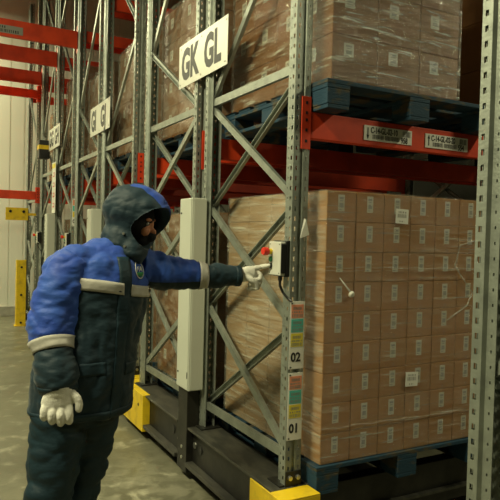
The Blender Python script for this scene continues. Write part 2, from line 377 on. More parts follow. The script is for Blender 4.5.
# mobile bases -------------------------------------------------------
def make_base(L=2.30):
    root = empty('mobile_rack_base', (0, 0, 0))
    b = MB()
    for y0, y1 in ((.0, 1.06), (1.24, L)):
        b.box(-.045, .132, y0, y1, .06, .335)
    b.build('end_girder', M['black'], root, bevel=.004)
    t = MB(); [t.box(-.085, .132, y0, y1, .336, .35) for y0, y1 in ((-.02, 1.06), (1.24, L + .02))]; t.build('top_plate', M['grey_deck'], root, bevel=.003)
    l_ = MB(); [l_.box(-.10, -.046, y0, y1, .10, .125) for y0, y1 in ((-.01, 1.06), (1.24, L + .01))]; l_.build('bottom_lip', M['grey_deck'], root, bevel=.002)
    for y in (.02, .98, 1.26, 2.20):
        MB().box(.134, 3.0, y, y + .08, .06, .310).build('cross_girder', M['black'], root, bevel=.004)
    MB().box(.134, 3.0, -.01, .0199, .135, .150).build('girder_lip', M['grey_deck'], root)
    for y, z, r, mt, nm in ((.93, .235, .026, 'plastic_black', 'port_hole'), (1.02, .24, .020, 'steel', 'cap_bolt'), (1.40, .235, .030, 'plastic_black', 'port_hole'), (1.29, .20, .020, 'steel', 'cap_bolt'),
                            ):
        xo = -.07 if 1.062 < y < 1.238 else -.045
        MB().cyl((xo + .002, y, z), (xo - .006, y, z), r, 18).build(nm, M[mt], root)
    for y in (.35, 1.9):
        MB().cyl((.02, y - .0, .062), (.16, y, .062), .058, 20).build('wheel', M['steel'], root, bevel=.003)
    # yellow crash guards at both ends
    for s, yy in ((0, -.14), (1, L - .40)):
        g = MB()
        if s == 0:
            g.box(-.106, -.098, -.14, .17, .10, .352); g.box(-.098, .12, -.14, -.025, .344, .352); g.box(-.098, .12, -.14, -.132, .10, .344)
        else:
            g.box(-.106, -.046, L - .40, L + .14, .07, .352); g.box(-.046, .12, L + .024, L + .14, .344, .352); g.box(-.046, .12, L + .132, L + .14, .07, .344)
        gd = g.build('crash_guard', M['yellow'], root, bevel=.003)
        h = MB(); h.cyl((-.107, yy + .10, .26), (-.110, yy + .10, .26), .012, 12); h.build('hole', M['plastic_black'], gd)
    return root
base0 = make_base()
blab = ['black mobile rack base at the right edge of the photo, under the closest frame', 'black mobile rack base with yellow crash guards, carrying rows GK and GL',
        'black mobile rack base carrying rows GI and GJ, hidden mostly behind the worker', 'black mobile rack base carrying rows GG and GH, nearest to the wall']
for k, uy in enumerate(unit_y):
    o = base0 if k == 0 else copy_tree(base0); o.location = (RX, uy, 0); tag(o, blab[k], 'rack base', 'mobile rack bases')

# cabinets -----------------------------------------------------------
def make_cabinet():
    root = empty('control_cabinet', (0, 0, 0))
    MB().box(-.105, -.004, 0, .20, 0, 1.235).build('cabinet_body', M['cab'], root, bevel=.004)
    MB().box(-.109, -.1055, .008, .192, .006, 1.229).build('cabinet_door', M['cab'], root, bevel=.0015)
    MB().box(-.094, -.006, -.004, -.0002, .006, 1.229).build('cabinet_side_door', M['cab'], root, bevel=.0015)
    MB().cyl((-.109, .165, 1.14), (-.114, .165, 1.14), .006, 12).build('lock', M['plastic_black'], root)
    MB().cyl((-.109, .165, .10), (-.114, .165, .10), .006, 12).build('lock', M['plastic_black'], root)
    MB().box(-.112, -.109, .012, .018, .08, .12).build('hinge', M['plastic_black'], root)
    MB().box(-.09, -.004, .045, .20, -.545, -.002).build('pedestal', M['black'], root, bevel=.004)
    for z in (-.39, -.46): MB().cyl((-.088, .12, z), (-.095, .12, z), .011, 14).build('bolt', M['steel'], root)
    return root
cab0 = make_cabinet()
for k, lab in ((1, 'tall narrow pale grey cabinet beside the outstretched arm'), (2, 'pale grey cabinet just left of the worker\'s hood'), (3, 'pale grey cabinet under the white placard, farther back')):
    o = cab0 if k == 1 else copy_tree(cab0); o.location = (RX, unit_y[k] + 1.015, .595 if k == 1 else .595); tag(o, lab, 'cabinet', 'control cabinets between rack rows')

# row signs ----------------------------------------------------------
def make_sign(k, txt, lab, z=2.62):
    root = empty('row_sign', (RX - .012, unit_y[k] + .745, z), lab, 'sign', 'white row signs')
    # local: x thickness, y length (0..0.78), reading direction is -Y seen from the aisle
    p = MB().box(-.004, 0, 0, .78, 0, .30).build('sign_plate', M['white_sign'], root, bevel=.0015)
    lettering(txt.split()[0], .285, (-.0046, .73, .055), (0, -1, 0), (0, 0, 1), M['ink'], root, xs=.72, offs=.012)
    lettering(txt.split()[1], .285, (-.0046, .345, .055), (0, -1, 0), (0, 0, 1), M['ink'], root, xs=.72, offs=.012)
    for y in (.03, .39, .75):
        for z in (.025, .275): MB().cyl((-.004, y, z), (-.009, y, z), .006, 8).build('screw', M['steel'], root)
    MB().box(0, .0115, .10, .12, .02, .28).build('sign_bracket', M['galv'], root); MB().box(0, .0115, .62, .64, .02, .28).build('sign_bracket', M['galv'], root)
    return root
make_sign(1, 'GK GL', 'large white sign with black letters GK GL')
make_sign(2, 'GI GJ', 'white sign reading GI GJ above the worker\'s head')
make_sign(3, 'GG GH', 'small distant white sign reading GG GH', 2.74)
# white placard with red characters under the third sign
pl = empty('notice_placard', (RX - .02, unit_y[3] + .93, 1.84), 'narrow white placard with red marks above a far cabinet', 'placard')
MB().box(-.004, 0, 0, .25, 0, .70).build('placard_board', M['white_sign'], pl)
g = MB()
for i, z in enumerate((.08, .22, .36, .50)):
    g.box(-.006, -.0042, .07, .18, z, z + .016); g.box(-.006, -.0042, .07, .09, z, z + .06); g.box(-.006, -.0042, .07, .18, z + .05, z + .06)
g.build('red_marking', M['red_plastic'], pl); MB().box(-.006, -.0042, .02, .23, .62, .68).build('yellow_strip', M['yellow_label'], pl)
MB().box(0, .019, .09, .11, .05, .65).build('placard_bracket', M['galv'], pl)
# black sensor with a yellow band on the third unit
sn = empty('warning_lamp', (RX - .05, unit_y[3] + 1.53, 2.64), 'small black box with a yellow band on a far rack frame', 'warning lamp')
MB().box(-.10, .05, 0, .16, 0, .26).build('lamp_housing', M['plastic_black'], sn, bevel=.01); MB().box(-.103, .051, -.003, .163, .13, .19).build('yellow_band', M['yellow'], sn)
MB().box(-.02, .05, .16, .20, .1, .16).build('mount', M['galv'], sn)

# post location strips (02 / 01) -------------------------------------
def make_strip(num, seed, loc, lab, near=True, group=None):
    root = empty('location_strip', loc, lab, 'label strip', group)
    W, Hh = .086, .338
    MB().box(0, W, -.003, -.0004, 0, Hh).build('backing_card', M['paper'], root, bevel=.0005, seg=1)
    for i, (mt, z0) in enumerate((('yellow_label', .112), ('teal_label', .184), ('salmon', .256))):
        s = MB().box(.008, W - .008, -.0042, -.003, z0, z0 + .066, 0)
        if near:
            barcode(s, .018, W - .018, z0 + .040, z0 + .055, -.0046, seed + i, wmin=.0012, wmax=.003)
            barcode(s, .012, W - .012, z0 + .004, z0 + .020, -.0046, seed + i + 7, wmin=.002, wmax=.005)
            barcode(s, .012, W - .012, z0 + .025, z0 + .033, -.0046, seed + i + 11, wmin=.002, wmax=.008)
        s.build('colour_label', [M[mt], M['grey_print']], root)
    lettering(num, .064, (.010, -.0036, .038), (1, 0, 0), (0, 0, 1), M['ink'], root, 'number', xs=.90, offs=.0018)
    for x, z in ((.010, Hh - .010), (.010, .010)): MB().cyl((x, -.003, z), (x, -.006, z), .004, 8).build('rivet', M['ink'], root)
    return root
yp = unit_y[1] - .0018
make_strip('02', 31, (RX + .002, yp, .940), 'upper label strip with coloured squares over the number 02')
make_strip('01', 57, (RX + .002, yp, .582), 'lower label strip with coloured squares over the number 01')
make_strip('02', 3, (RX + .006, unit_y[3] - .0018, 1.66), 'distant label strip with coloured squares on a far post, behind the worker\'s back', False)

# push button stations -----------------------------------------------
def make_station():
    root = empty('button_station', (0, 0, 0))
    MB().box(-.052, -.022, .018, .132, 0, .168).build('front_cover', M['plastic_white'], root, bevel=.004)
    MB().box(-.0215, -.0005, .012, .136, -.006, .174).build('rear_housing', M['plastic_black'], root, bevel=.003)
    MB().box(-.050, -.024, .013, .0178, .012, .158).build('side_grip', M['plastic_black'], root, bevel=.001)
    e = MB(); e.cyl((-.052, .108, .118), (-.068, .108, .118), .014, 20); e.build('stop_button_collar', M['yellow'], root)
    e = MB(); e.cyl((-.068, .108, .118), (-.076, .108, .118), .014, 20, .021); e.cyl((-.076, .108, .118), (-.102, .108, .118), .021, 20, .020); e.build('stop_button', M['red_plastic'], root, bevel=.003)
    MB().cyl((-.052, .108, .080), (-.060, .108, .080), .014, 20).build('start_button', M['green_plastic'], root, bevel=.001)
    MB().cyl((-.052, .108, .046), (-.060, .108, .046), .014, 20).build('travel_button', M['plastic_black'], root, bevel=.001)
    for y, z in ((.030, .155), (.120, .155), (.030, .012), (.120, .012)): MB().cyl((-.052, y, z), (-.0535, y, z), .003, 8).build('screw', M['ink'], root)
    cu = MB(); pts = [Vector((-.035, .045, 0)), Vector((-.035, .045, -.05)), Vector((-.02, .038, -.085)), Vector((-.004, .01, -.115)), Vector((.004, -.008, -.125))]
    cu.cyl(pts[0], (-.035, .045, -.025), .011, 12)
    for a, b in zip(pts, pts[1:]): cu.cyl(a, b, .0065, 10)
    cu.build('cable', M['plastic_black'], root)
    return root
st0 = make_station(); st0.location = (RX, unit_y[1] - .005, 1.405)
tag(st0, 'grey push button box with red mushroom stop button that the worker presses', 'button box', 'rack button boxes')
dup(st0, (RX, unit_y[2] - .005, 1.405), 'button box on the near post of row GJ, behind the worker\'s hood')
dup(st0, (RX, unit_y[3] - .005, 1.405), 'small distant button box with red stop button, just left of the worker\'s collar')
dup(st0, (RX, unit_y[3] + 2.30 - .14, 1.405), 'farthest button box with red stop button, at the far end of row GG')

# paper tag taped to the near post
tg = MB(); tg.add([(0, 0, 0), (.052, -.004, .018), (.030, -.006, .095), (.022, 0, .10)], [(0, 1, 2, 3)])
o = tg.build('paper_tag', M['paper'], solid=.0008); o.location = (RX + .045, unit_y[1] - .0075, 1.592)
tag(o, 'torn white paper tag hanging on the near post beside the button box', 'tag')

# guards by the back wall ---------------------------------------------
g = empty('bumper_plate', (1.14, YS - .06, 1.75), 'yellow guard plate with two black bolts, under the low red beam', 'guard plate')
MB().box(0, .34, -.006, 0, 0, .20).build('guard_plate', M['yellow'], g, bevel=.003); MB().box(0, .34, 0, .05, .09, .11).build('guard_flange', M['yellow'], g)
for x in (.07, .27): MB().cyl((x, -.006, .14), (x, -.022, .14), .022, 14).build('bolt', M['plastic_black'], g)
MB().box(.33, .46, .0, .05, .08, .12).build('guard_arm', M['yellow'], g)
g = empty('column_guard', (1.38, 10.60, 0), 'upright yellow column guard standing on the floor at far left', 'guard post')
MB().box(-.02, .13, -.006, 0, .0, 1.10).build('guard_face', M['yellow'], g, bevel=.003)
b_ = MB().box(-.02, -.014, 0, .12, 0, 1.10); b_.box(.124, .13, 0, .12, 0, 1.10); b_.build('guard_flange', M['yellow'], g)
for z in (.06, .52, .98): MB().cyl((.055, -.006, z), (.055, -.020, z), .018, 14).build('bolt', M['plastic_black'], g)
MB().box(-.04, .15, -.02, .14, 0, .012).build('guard_foot', M['yellow'], g)

# ------------------------------------------------------------------ pallets and loads
def make_pallet():
    root = empty('pallet', (0, 0, 0)); W, L = 1.20, 1.13
    for i in range(6): MB().box(0, W, i * .197, i * .197 + .145, .120, .142).build('deck_board', M['blue_wood'], root, bevel=.003)
    for x in (0, .53, 1.06): MB().box(x, x + .14, 0, L, .098, .1198).build('stringer_board', M['blue_wood'], root, bevel=.003)
    for x in (0, .53, 1.06):
        for y in (0, .50, .985): MB().box(x + .002, x + .138, y, y + .145, .0202, .0978).build('block', M['blue_wood'], root, bevel=.004)
        MB().box(x + .005, x + .135, 0, L, 0, .020).build('bottom_board', M['blue_wood'], root, bevel=.003)
    return root
pal0 = make_pallet(); npal = [0]
def put_pallet(x, y, z, lab):
    o = pal0 if npal[0] == 0 else copy_tree(pal0); npal[0] += 1; o.location = (x, y, z); tag(o, lab, 'pallet', 'blue wooden pallets')
def make_carton(w_, d, h, m, label=None, lx=.5, lz=.62, lw=.036, lh=.078, side_label=False):
    """w_ along X, d along Y, h high; origin at the lower near left corner"""
    root = empty('carton', (0, 0, 0)); g_ = .0015
    MB().box(g_, w_ - g_, g_, d - g_, .0008, h - .0008).build('box_body', m, root, bevel=.004)
    tp = MB().box(.006, w_ - .006, d * .46, d * .54, h - .0008, h - .0002); tp.box(w_ * .46, w_ * .54, g_ - .0006, g_, h * .0 + .006, h * .16)
    tp.build('packing_tape', M['card_dark'], root)
    def lab(side):
        mb = MB(); cx = (w_ if not side else d) * lx; z0 = h * lz - lh / 2
        P = (lambda u, z, e: (u, g_ - .0006 - e, z)) if not side else (lambda u, z, e: (g_ - .0006 - e, d - u, z))
        def rect(u0, u1, z0, z1, e, mi): mb.add([P(u0, z0, e), P(u1, z0, e), P(u1, z1, e), P(u0, z1, e)], [(0, 1, 2, 3)], mi)
        rect(cx - lw / 2, cx + lw / 2, z0, z0 + lh, 0, 0)
        for a, b, c, d_ in ((.18, .82, .72, .86), (.25, .75, .60, .66), (.2, .8, .22, .50), (.15, .6, .08, .13)):
            rect(cx - lw / 2 + lw * a, cx - lw / 2 + lw * b, z0 + lh * c, z0 + lh * d_, .0004, 1)
        mb.build('shipping_label', [M['carton_paper'], M['grey_print']], root)
    if label: lab(False)
    if side_label: lab(True)
    return root
def bulge_shell(name, x0, x1, y0, y1, z0, z1, m_front, m_side, lab, r=.02, amp=.006, skirt=.0, mats3=None):
    """thin film wrapped round a load: four sides and a top with creases"""
    mb = MB(); N = 26; NZ = 40
    def P(u, side, t):
        z = z0 + (z1 - z0) * t
        if side == 0: p = Vector((x0 + (x1 - x0) * u, y0, z)); n_ = Vector((0, -1, 0))
        elif side == 1: p = Vector((x1, y0 + (y1 - y0) * u, z)); n_ = Vector((1, 0, 0))
        elif side == 2: p = Vector((x1 - (x1 - x0) * u, y1, z)); n_ = Vector((0, 1, 0))
        else: p = Vector((x0, y1 - (y1 - y0) * u, z)); n_ = Vector((-1, 0, 0))
        e = min(1, min(u, 1 - u) * 12)
        k = noise.noise(Vector((p.x * 3 + 5, p.y * 3, p.z * 13))) * .5 + .5
        return p + n_ * amp * k * e
    for s in range(4):
        vs = [P(i / N, s, j / NZ) for j in range(NZ + 1) for i in range(N + 1)]
        fs = [(j * (N + 1) + i, j * (N + 1) + i + 1, (j + 1) * (N + 1) + i + 1, (j + 1) * (N + 1) + i) for j in range(NZ) for i in range(N)]
        mb.add(vs, fs, 1 if s in (1, 3) else 0)
    mb.add([(x0, y0, z1), (x1, y0, z1), (x1, y1, z1), (x0, y1, z1)], [(0, 1, 2, 3)], 0)
    o = mb.build(name, [m_front, m_side], smooth=True); return tag(o, lab, 'stretch film', 'plastic film round pallet loads')

nth = ['nearest', 'second', 'third', 'fourth', 'fifth', 'sixth', 'seventh', 'eighth', 'ninth', 'tenth']
def stack(x0, y0, z0, cw, cd, ch, nx, ny, nz, proto_f, proto_s, where, group, jit=.003, full=False, skip=()):
    """outer cartons of a load: the face towards the camera and the face towards the aisle"""
    rnd = random.Random(int(x0 * 100 + y0 * 1000 + z0 * 10)); n = 0
    lean = [(rnd.uniform(-jit, jit), rnd.uniform(-jit, jit)) for _ in range(nz)]
    for k in range(nz):
        ord_ = 'bottom layer' if k == 0 else ('top layer' if k == nz - 1 else nth[k] + ' layer up')
        for i in range(nx):
            for j in range(ny):
                if i and j: continue
                if i == 0 and j == 0: pos = 'at near corner'
                elif j == 0: pos = 'on front, %s from near corner' % nth[i]
                else: pos = 'on aisle side, %s from near corner' % nth[j]
                p = proto_f if (j == 0) else proto_s
                key = p.name
                o = p if key not in placed else copy_tree(p); placed.add(key)
                o.location = (x0 + i * cw + lean[k][0] * 0 + rnd.uniform(0, jit * .5) * (1 if i else 0), y0 + j * cd + lean[k][1] * .3, z0 + k * ch)
                o.rotation_euler = (0, 0, rnd.uniform(-.004, .004))
                tag(o, 'carton %s, %s, %s' % (pos, ord_, where), 'box', group); n += 1
placed = set()
# big load on the base
LX, LY = 1.762, 2.468
PZ = .311
put_pallet(LX - .03, LY - .015, PZ, 'blue pallet under the big wrapped load in the foreground')
ca = make_carton(.183, .272, .1535, M['card'], True, .48, .61, .040, .084); cb = make_carton(.183, .272, .1535, M['card_lit'])
stack(LX, LY, PZ + .143, .184, .273, .1535, 6, 4, 9, ca, cb, 'big foreground load', 'cartons of the big foreground load')
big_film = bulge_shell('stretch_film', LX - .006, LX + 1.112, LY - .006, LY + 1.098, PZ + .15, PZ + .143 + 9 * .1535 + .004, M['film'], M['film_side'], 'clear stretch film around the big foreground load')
def rope(name, pts, r, seed):
    rnd = random.Random(seed); mb = MB()
    P = [Vector(p) + Vector((0, 0, rnd.uniform(-.002, .002))) for p in pts]
    for a, b in zip(P, P[1:]): mb.cyl(a, b, r * rnd.uniform(.5, 1.2), 8, r * rnd.uniform(.5, 1.2))
    o = mb.build(name, M['film_rope'], smooth=True); o.parent = big_film
for z0, z1, r in ((1.452, 1.440, .0022), (1.432, 1.436, .0014), (.640, .622, .0018), (1.66, 1.64, .0010)):
    rope('film_fold', [(LX - .008 + 1.118 * i / 30, LY - .0125, z0 + (z1 - z0) * i / 30 + .003 * math.sin(i * 1.3)) for i in range(31)], r, int(z0 * 100))
rope('loose_film_edge', [(2.85, LY - .013, 1.615), (2.68, LY - .014, 1.575), (2.64, LY - .018, 1.46), (2.70, LY - .014, 1.395), (2.79, LY - .014, 1.305), (2.75, LY - .016, 1.235), (2.60, LY - .013, 1.155)], .0045, 3)
# knotted tail of film and a white sticker on the film
kn = MB(); kn.cyl((0, 0, 0), (.0, -.012, -.004), .019, 12, .012); kn.cyl((-.004, -.002, .008), (-.075, .001, .085), .006, 8, .0015)
o = kn.build('film_knot', M['white_sign'], smooth=True, bevel=.002); o.location = (LX + .155, LY - .014, 1.315); o.parent = big_film; o['label'] = 'white knotted end of the film'
def sticker(x, z, lab, y=None, w_=.088, h=.078):
    mb = MB().box(0, w_, -.0006, 0, 0, h, 0); barcode(mb, w_ * .15, w_ * .85, h * .40, h * .66, -.001, int(x * 99), wmin=.002, wmax=.005)
    barcode(mb, w_ * .2, w_ * .8, h * .72, h * .84, -.001, 4, wmin=.003, wmax=.01); barcode(mb, w_ * .3, w_ * .7, h * .12, h * .20, -.001, 5, wmin=.003, wmax=.01)
    o = mb.build('barcode_sticker', [M['paper'], M['grey_print']]); o.location = (x, (LY if y is None else y) - .0135, z); o.rotation_euler = (0, .04, 0); o.parent = big_film; o['label'] = lab
sticker(2.195, 1.685, 'white barcode sticker near the top of the big wrapped load')
sticker(2.300, .805, 'white barcode sticker low on the big wrapped load')

# wrapped load on the first beam level
UX, UY = 1.765, 2.468
UZ = LV[0] + .001
put_pallet(1.70, UY - .06, UZ, 'worn blue pallet on the bright red beam')
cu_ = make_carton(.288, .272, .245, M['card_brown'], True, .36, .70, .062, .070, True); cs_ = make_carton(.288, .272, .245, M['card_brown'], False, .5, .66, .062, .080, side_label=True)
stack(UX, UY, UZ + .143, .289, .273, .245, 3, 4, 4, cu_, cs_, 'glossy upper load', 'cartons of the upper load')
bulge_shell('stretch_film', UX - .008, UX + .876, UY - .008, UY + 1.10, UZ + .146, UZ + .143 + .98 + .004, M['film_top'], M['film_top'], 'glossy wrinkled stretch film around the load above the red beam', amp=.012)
# its neighbour farther into the bay
put_pallet(3.02, UY + .02, UZ, 'blue pallet deep in the bay behind the closest post')
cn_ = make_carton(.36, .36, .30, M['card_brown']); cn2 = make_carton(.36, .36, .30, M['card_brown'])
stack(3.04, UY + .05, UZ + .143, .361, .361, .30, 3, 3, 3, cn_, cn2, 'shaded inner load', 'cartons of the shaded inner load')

# loads in the rows behind
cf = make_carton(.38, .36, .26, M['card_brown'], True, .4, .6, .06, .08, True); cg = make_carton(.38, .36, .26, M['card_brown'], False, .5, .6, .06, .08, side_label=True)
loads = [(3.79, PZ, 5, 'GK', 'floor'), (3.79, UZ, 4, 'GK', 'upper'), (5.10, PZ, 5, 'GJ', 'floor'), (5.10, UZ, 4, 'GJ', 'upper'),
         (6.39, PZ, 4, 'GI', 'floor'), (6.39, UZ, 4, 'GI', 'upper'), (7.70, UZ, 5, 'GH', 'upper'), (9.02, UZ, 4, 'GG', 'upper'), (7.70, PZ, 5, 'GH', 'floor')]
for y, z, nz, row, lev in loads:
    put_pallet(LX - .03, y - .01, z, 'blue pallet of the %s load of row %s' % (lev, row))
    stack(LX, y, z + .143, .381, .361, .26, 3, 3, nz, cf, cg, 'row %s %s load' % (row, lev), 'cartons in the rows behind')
    bulge_shell('stretch_film', LX - .012, LX + 1.156, y - .012, y + 1.095, z + .146, z + .143 + nz * .26 + .006, M['film_milky'], M['film_milky'],
                'milky stretch film around the %s load of row %s' % (lev, row), amp=.02)
# ------------------------------------------------------------------ the worker
PO = Vector((.70, 2.76, 0)); PF = Vector((.2672, -.9636, 0)); PS = Vector((.9636, .2672, 0)); UP = Vector((0, 0, 1))
def B(s, f, z): return PO + PS * s + PF * f + UP * z
def spline(keys, n=8):
    """Catmull-Rom through (pos, ra, rb) keys"""
    out = []; K = [(Vector(k[0]), k[1], k[2]) for k in keys]
    for i in range(len(K) - 1):
        p0, p1, p2, p3 = K[max(i - 1, 0)], K[i], K[i + 1], K[min(i + 2, len(K) - 1)]
        for j in range(n):
            t = j / n; f = lambda a, b, c, d: .5 * ((2 * b) + (c - a) * t + (2 * a - 5 * b + 4 * c - d) * t * t + (3 * b - a - 3 * c + d) * t ** 3)
            out.append(tuple(f(p0[q], p1[q], p2[q], p3[q]) for q in range(3)))
    out.append(K[-1]); return out
def loft(mb, keys, side, n=28, seg=8, cap=.6):
    P = spline(keys, seg) if seg > 1 else [(Vector(a), b, c) for a, b, c in keys]
    side = Vector(side); rings = []
    def ring(c, t, ra, rb):
        a = (side - side.dot(t) * t).normalized(); b = t.cross(a)
        return [c + a * ra * math.cos(2 * PI * k / n) + b * rb * math.sin(2 * PI * k / n) for k in range(n)]
    T = []
    for i in range(len(P)):
        T.append((P[min(i + 1, len(P) - 1)][0] - P[max(i - 1, 0)][0]).normalized())
    for q in (.15, .5, .8, .96):
        e = 1 - q; c = P[0][0] - T[0] * min(P[0][1], P[0][2]) * cap * e; k = math.sqrt(max(0, 1 - e * e)); rings.append(ring(c, T[0], P[0][1] * k, P[0][2] * k))
    for (c, ra, rb), t in zip(P, T): rings.append(ring(c, t, ra, rb))
    for q in (.96, .8, .5, .15):
        e = 1 - q; c = P[-1][0] + T[-1] * min(P[-1][1], P[-1][2]) * cap * e; k = math.sqrt(max(0, 1 - e * e)); rings.append(ring(c, T[-1], P[-1][1] * k, P[-1][2] * k))
    vs = [v for r in rings for v in r]; fs = []
    for i in range(len(rings) - 1):
        for k in range(n): fs.append((i * n + k, i * n + (k + 1) % n, (i + 1) * n + (k + 1) % n, (i + 1) * n + k))
    fs += [tuple(range(n - 1, -1, -1)), tuple((len(rings) - 1) * n + k for k in range(n))]
    mb.add(vs, fs)
def ell(mb, c, rad, R=None, nu=20, nv=12):
    R = R or Matrix.Identity(3); c = Vector(c); vs = []; fs = []
    for j in range(1, nv):
        for i in range(nu):
            a, b = 2 * PI * i / nu, PI * j / nv
            vs.append(c + R @ Vector((rad[0] * math.sin(b) * math.cos(a), rad[1] * math.sin(b) * math.sin(a), rad[2] * math.cos(b))))
    top, bot = len(vs), len(vs) + 1; vs += [c + R @ Vector((0, 0, rad[2])), c - R @ Vector((0, 0, rad[2]))]
    for j in range(nv - 2):
        for i in range(nu): fs.append((j * nu + i, (j + 1) * nu + i, (j + 1) * nu + (i + 1) % nu, j * nu + (i + 1) % nu))
    for i in range(nu): fs.append((top, i, (i + 1) % nu)); fs.append((bot, (nv - 2) * nu + (i + 1) % nu, (nv - 2) * nu + i))
    mb.add(vs, fs)
def blob(mb, name, mats, parent, voxel=.01, smooth=4, cut=None, disp=None, origin=PO):
    """union of overlapping volumes, skinned as one continuous surface"""
    o = mb.build('tmp', mats); r = o.modifiers.new('r', 'REMESH'); r.mode = 'VOXEL'; r.voxel_size = voxel; r.use_smooth_shade = True
    if smooth: s = o.modifiers.new('s', 'SMOOTH'); s.iterations = smooth; s.factor = .5
    cuts = []
    for cb in (cut or []):
        co = cb.build('tmpc', mats); cuts.append(co); b = o.modifiers.new('b', 'BOOLEAN'); b.operation = 'DIFFERENCE'; b.solver = 'EXACT'; b.object = co
    me = mesh_of(o); D.objects.remove(o)
    for c in cuts: D.objects.remove(c)
    if disp:
        nr = [v.normal.copy() for v in me.vertices]
        for v, q in zip(me.vertices, nr): v.co += q * disp(v.co)
    me.materials.clear()
    for m in (mats if isinstance(mats, (list, tuple)) else [mats]): me.materials.append(m)
    for p in me.polygons: p.use_smooth = True; p.material_index = 0
    me.transform(Matrix.Translation(-Vector(origin))); me.update(); me.name = name
    o = D.objects.new(name, me); C.objects.link(o)
    if parent: o.parent = parent
    return o
def zones(o, fn, name='zone'):
    me = o.data; at = me.attributes.new(name, 'FLOAT', 'POINT')
    for v in me.vertices: at.data[v.index].value = fn(v.co + PO)
def two_tone(name, a, b):
    """cloth A where the panel distance is positive, cloth B elsewhere: the panels of the jacket"""
    m = M[a].copy(); m.name = name; nt = m.node_tree; n = nt.nodes; l = nt.links; bs = n['Principled BSDF']
    src = bs.inputs['Base Color'].links[0].from_socket; at = n.new('ShaderNodeAttribute'); at.attribute_name = 'zone'
    gt = n.new('ShaderNodeMapRange'); gt.inputs['From Min'].default_value = -.0012; gt.inputs['From Max'].default_value = .0012; l.new(at.outputs['Fac'], gt.inputs['Value'])
    x = n.new('ShaderNodeMix'); x.data_type = 'RGBA'; x.inputs['A'].default_value = tuple(M[b].node_tree.nodes['Principled BSDF'].inputs['Base Color'].default_value)
    l.new(gt.outputs[0], x.inputs['Factor']); l.new(src, x.inputs['B']); l.new(x.outputs['Result'], bs.inputs['Base Color']); return m
M['jacket'] = two_tone('jacket_cloth', 'blue_cloth', 'teal_cloth')
person = empty('person', PO, 'person in a blue and dark green hooded winter suit pressing a button on the rack', 'person')

def folds(amp, scale, aniso=(1, 1, 2.4), seed=0., k=2.2):
    """puffed quilting with sharp creases between"""
    def f(p):
        q = Vector((p.x * aniso[0] + seed, p.y * aniso[1], p.z * aniso[2])) * scale
        n1 = abs(noise.noise(q)); n2 = abs(noise.noise(q * 2.1 + Vector((7, 3, 1))))
        return amp * (min(1, n1 * k) - .55) + amp * .45 * (min(1, n2 * k) - .5)
    return f
# jacket body
j = MB()
loft(j, [(B(-.062, .0, .80), .243, .185), (B(-.055, .0, .92), .238, .19), (B(-.03, .0, 1.05), .222, .18), (B(.005, .0, 1.18), .216, .175), (B(.025, .0, 1.30), .222, .172),
         (B(.048, .0, 1.40), .215, .165), (B(.066, -.005, 1.48), .17, .135), (B(.08, .0, 1.54), .10, .10)], PS, cap=.2)
ell(j, B(-.10, -.01, 1.46), (.10, .10, .085)); ell(j, B(.22, .0, 1.43), (.10, .10, .095))
fa = folds(.011, 5.0, (1.6, 1.6, 1.2), 2.); fb = folds(.003, 11, (1, 1, 2.2), 5.)
fo = lambda p: fa(p) + fb(p)
jacket = blob(j, 'jacket', M['jacket'], person, .0085, 5, disp=fo)
JB = lambda p: 1.354 - (p - PO).dot(PS) * .14 + 0.0
zones(jacket, lambda p: p.z - JB(p) - .012)
# sleeves
j = MB()
loft(j, [(B(-.115, .0, 1.465), .085, .09), (B(-.155, .005, 1.42), .094, .10), (B(-.19, .015, 1.33), .100, .105), (B(-.218, .025, 1.23), .104, .104), (B(-.236, .05, 1.155), .100, .098),
         (B(-.240, .072, 1.105), .084, .086), (B(-.245, .100, 1.04), .088, .09), (B(-.248, .125, .985), .089, .088), (B(-.250, .148, .935), .078, .076)], PS, cap=.12)
rs = blob(j, 'sleeve', M['jacket'], jacket, .0085, 4, disp=folds(.010, 6.5, (1, 1, 2.6), 9.), origin=PO)
zones(rs, lambda p: (p - B(-.2395, .069, 1.112)).dot((B(-.236, .05, 1.155) - B(-.243, .088, 1.07)).normalized()))
j = MB(); W = lambda x, y, z: Vector((x, y, z))
loft(j, [(W(.90, 2.80, 1.44), .10, .10), (W(.97, 2.805, 1.425), .095, .098), (W(1.05, 2.785, 1.41), .085, .090), (W(1.13, 2.765, 1.403), .078, .082), (W(1.20, 2.745, 1.397), .070, .072),
         (W(1.245, 2.735, 1.395), .062, .064), (W(1.31, 2.72, 1.397), .060, .062), (W(1.37, 2.708, 1.398), .055, .057), (W(1.405, 2.70, 1.398), .048, .050)], UP, cap=.12)
ls = blob(j, 'sleeve', M['jacket'], jacket, .0085, 3, disp=folds(.011, 5.5, (2.6, 1, 1), 4.), origin=PO)
def lz(p):
    a = 1.200 - p.x; under = p.z - (1.345 + max(0, .98 - p.x) * .1 + max(0, p.x - 1.1) * .06)
    return min(a, under - .022)
zones(ls, lz)
def bvh(o):
    me = o.data; return BVHTree.FromPolygons([v.co + PO for v in me.vertices], [tuple(p.vertices) for p in me.polygons])
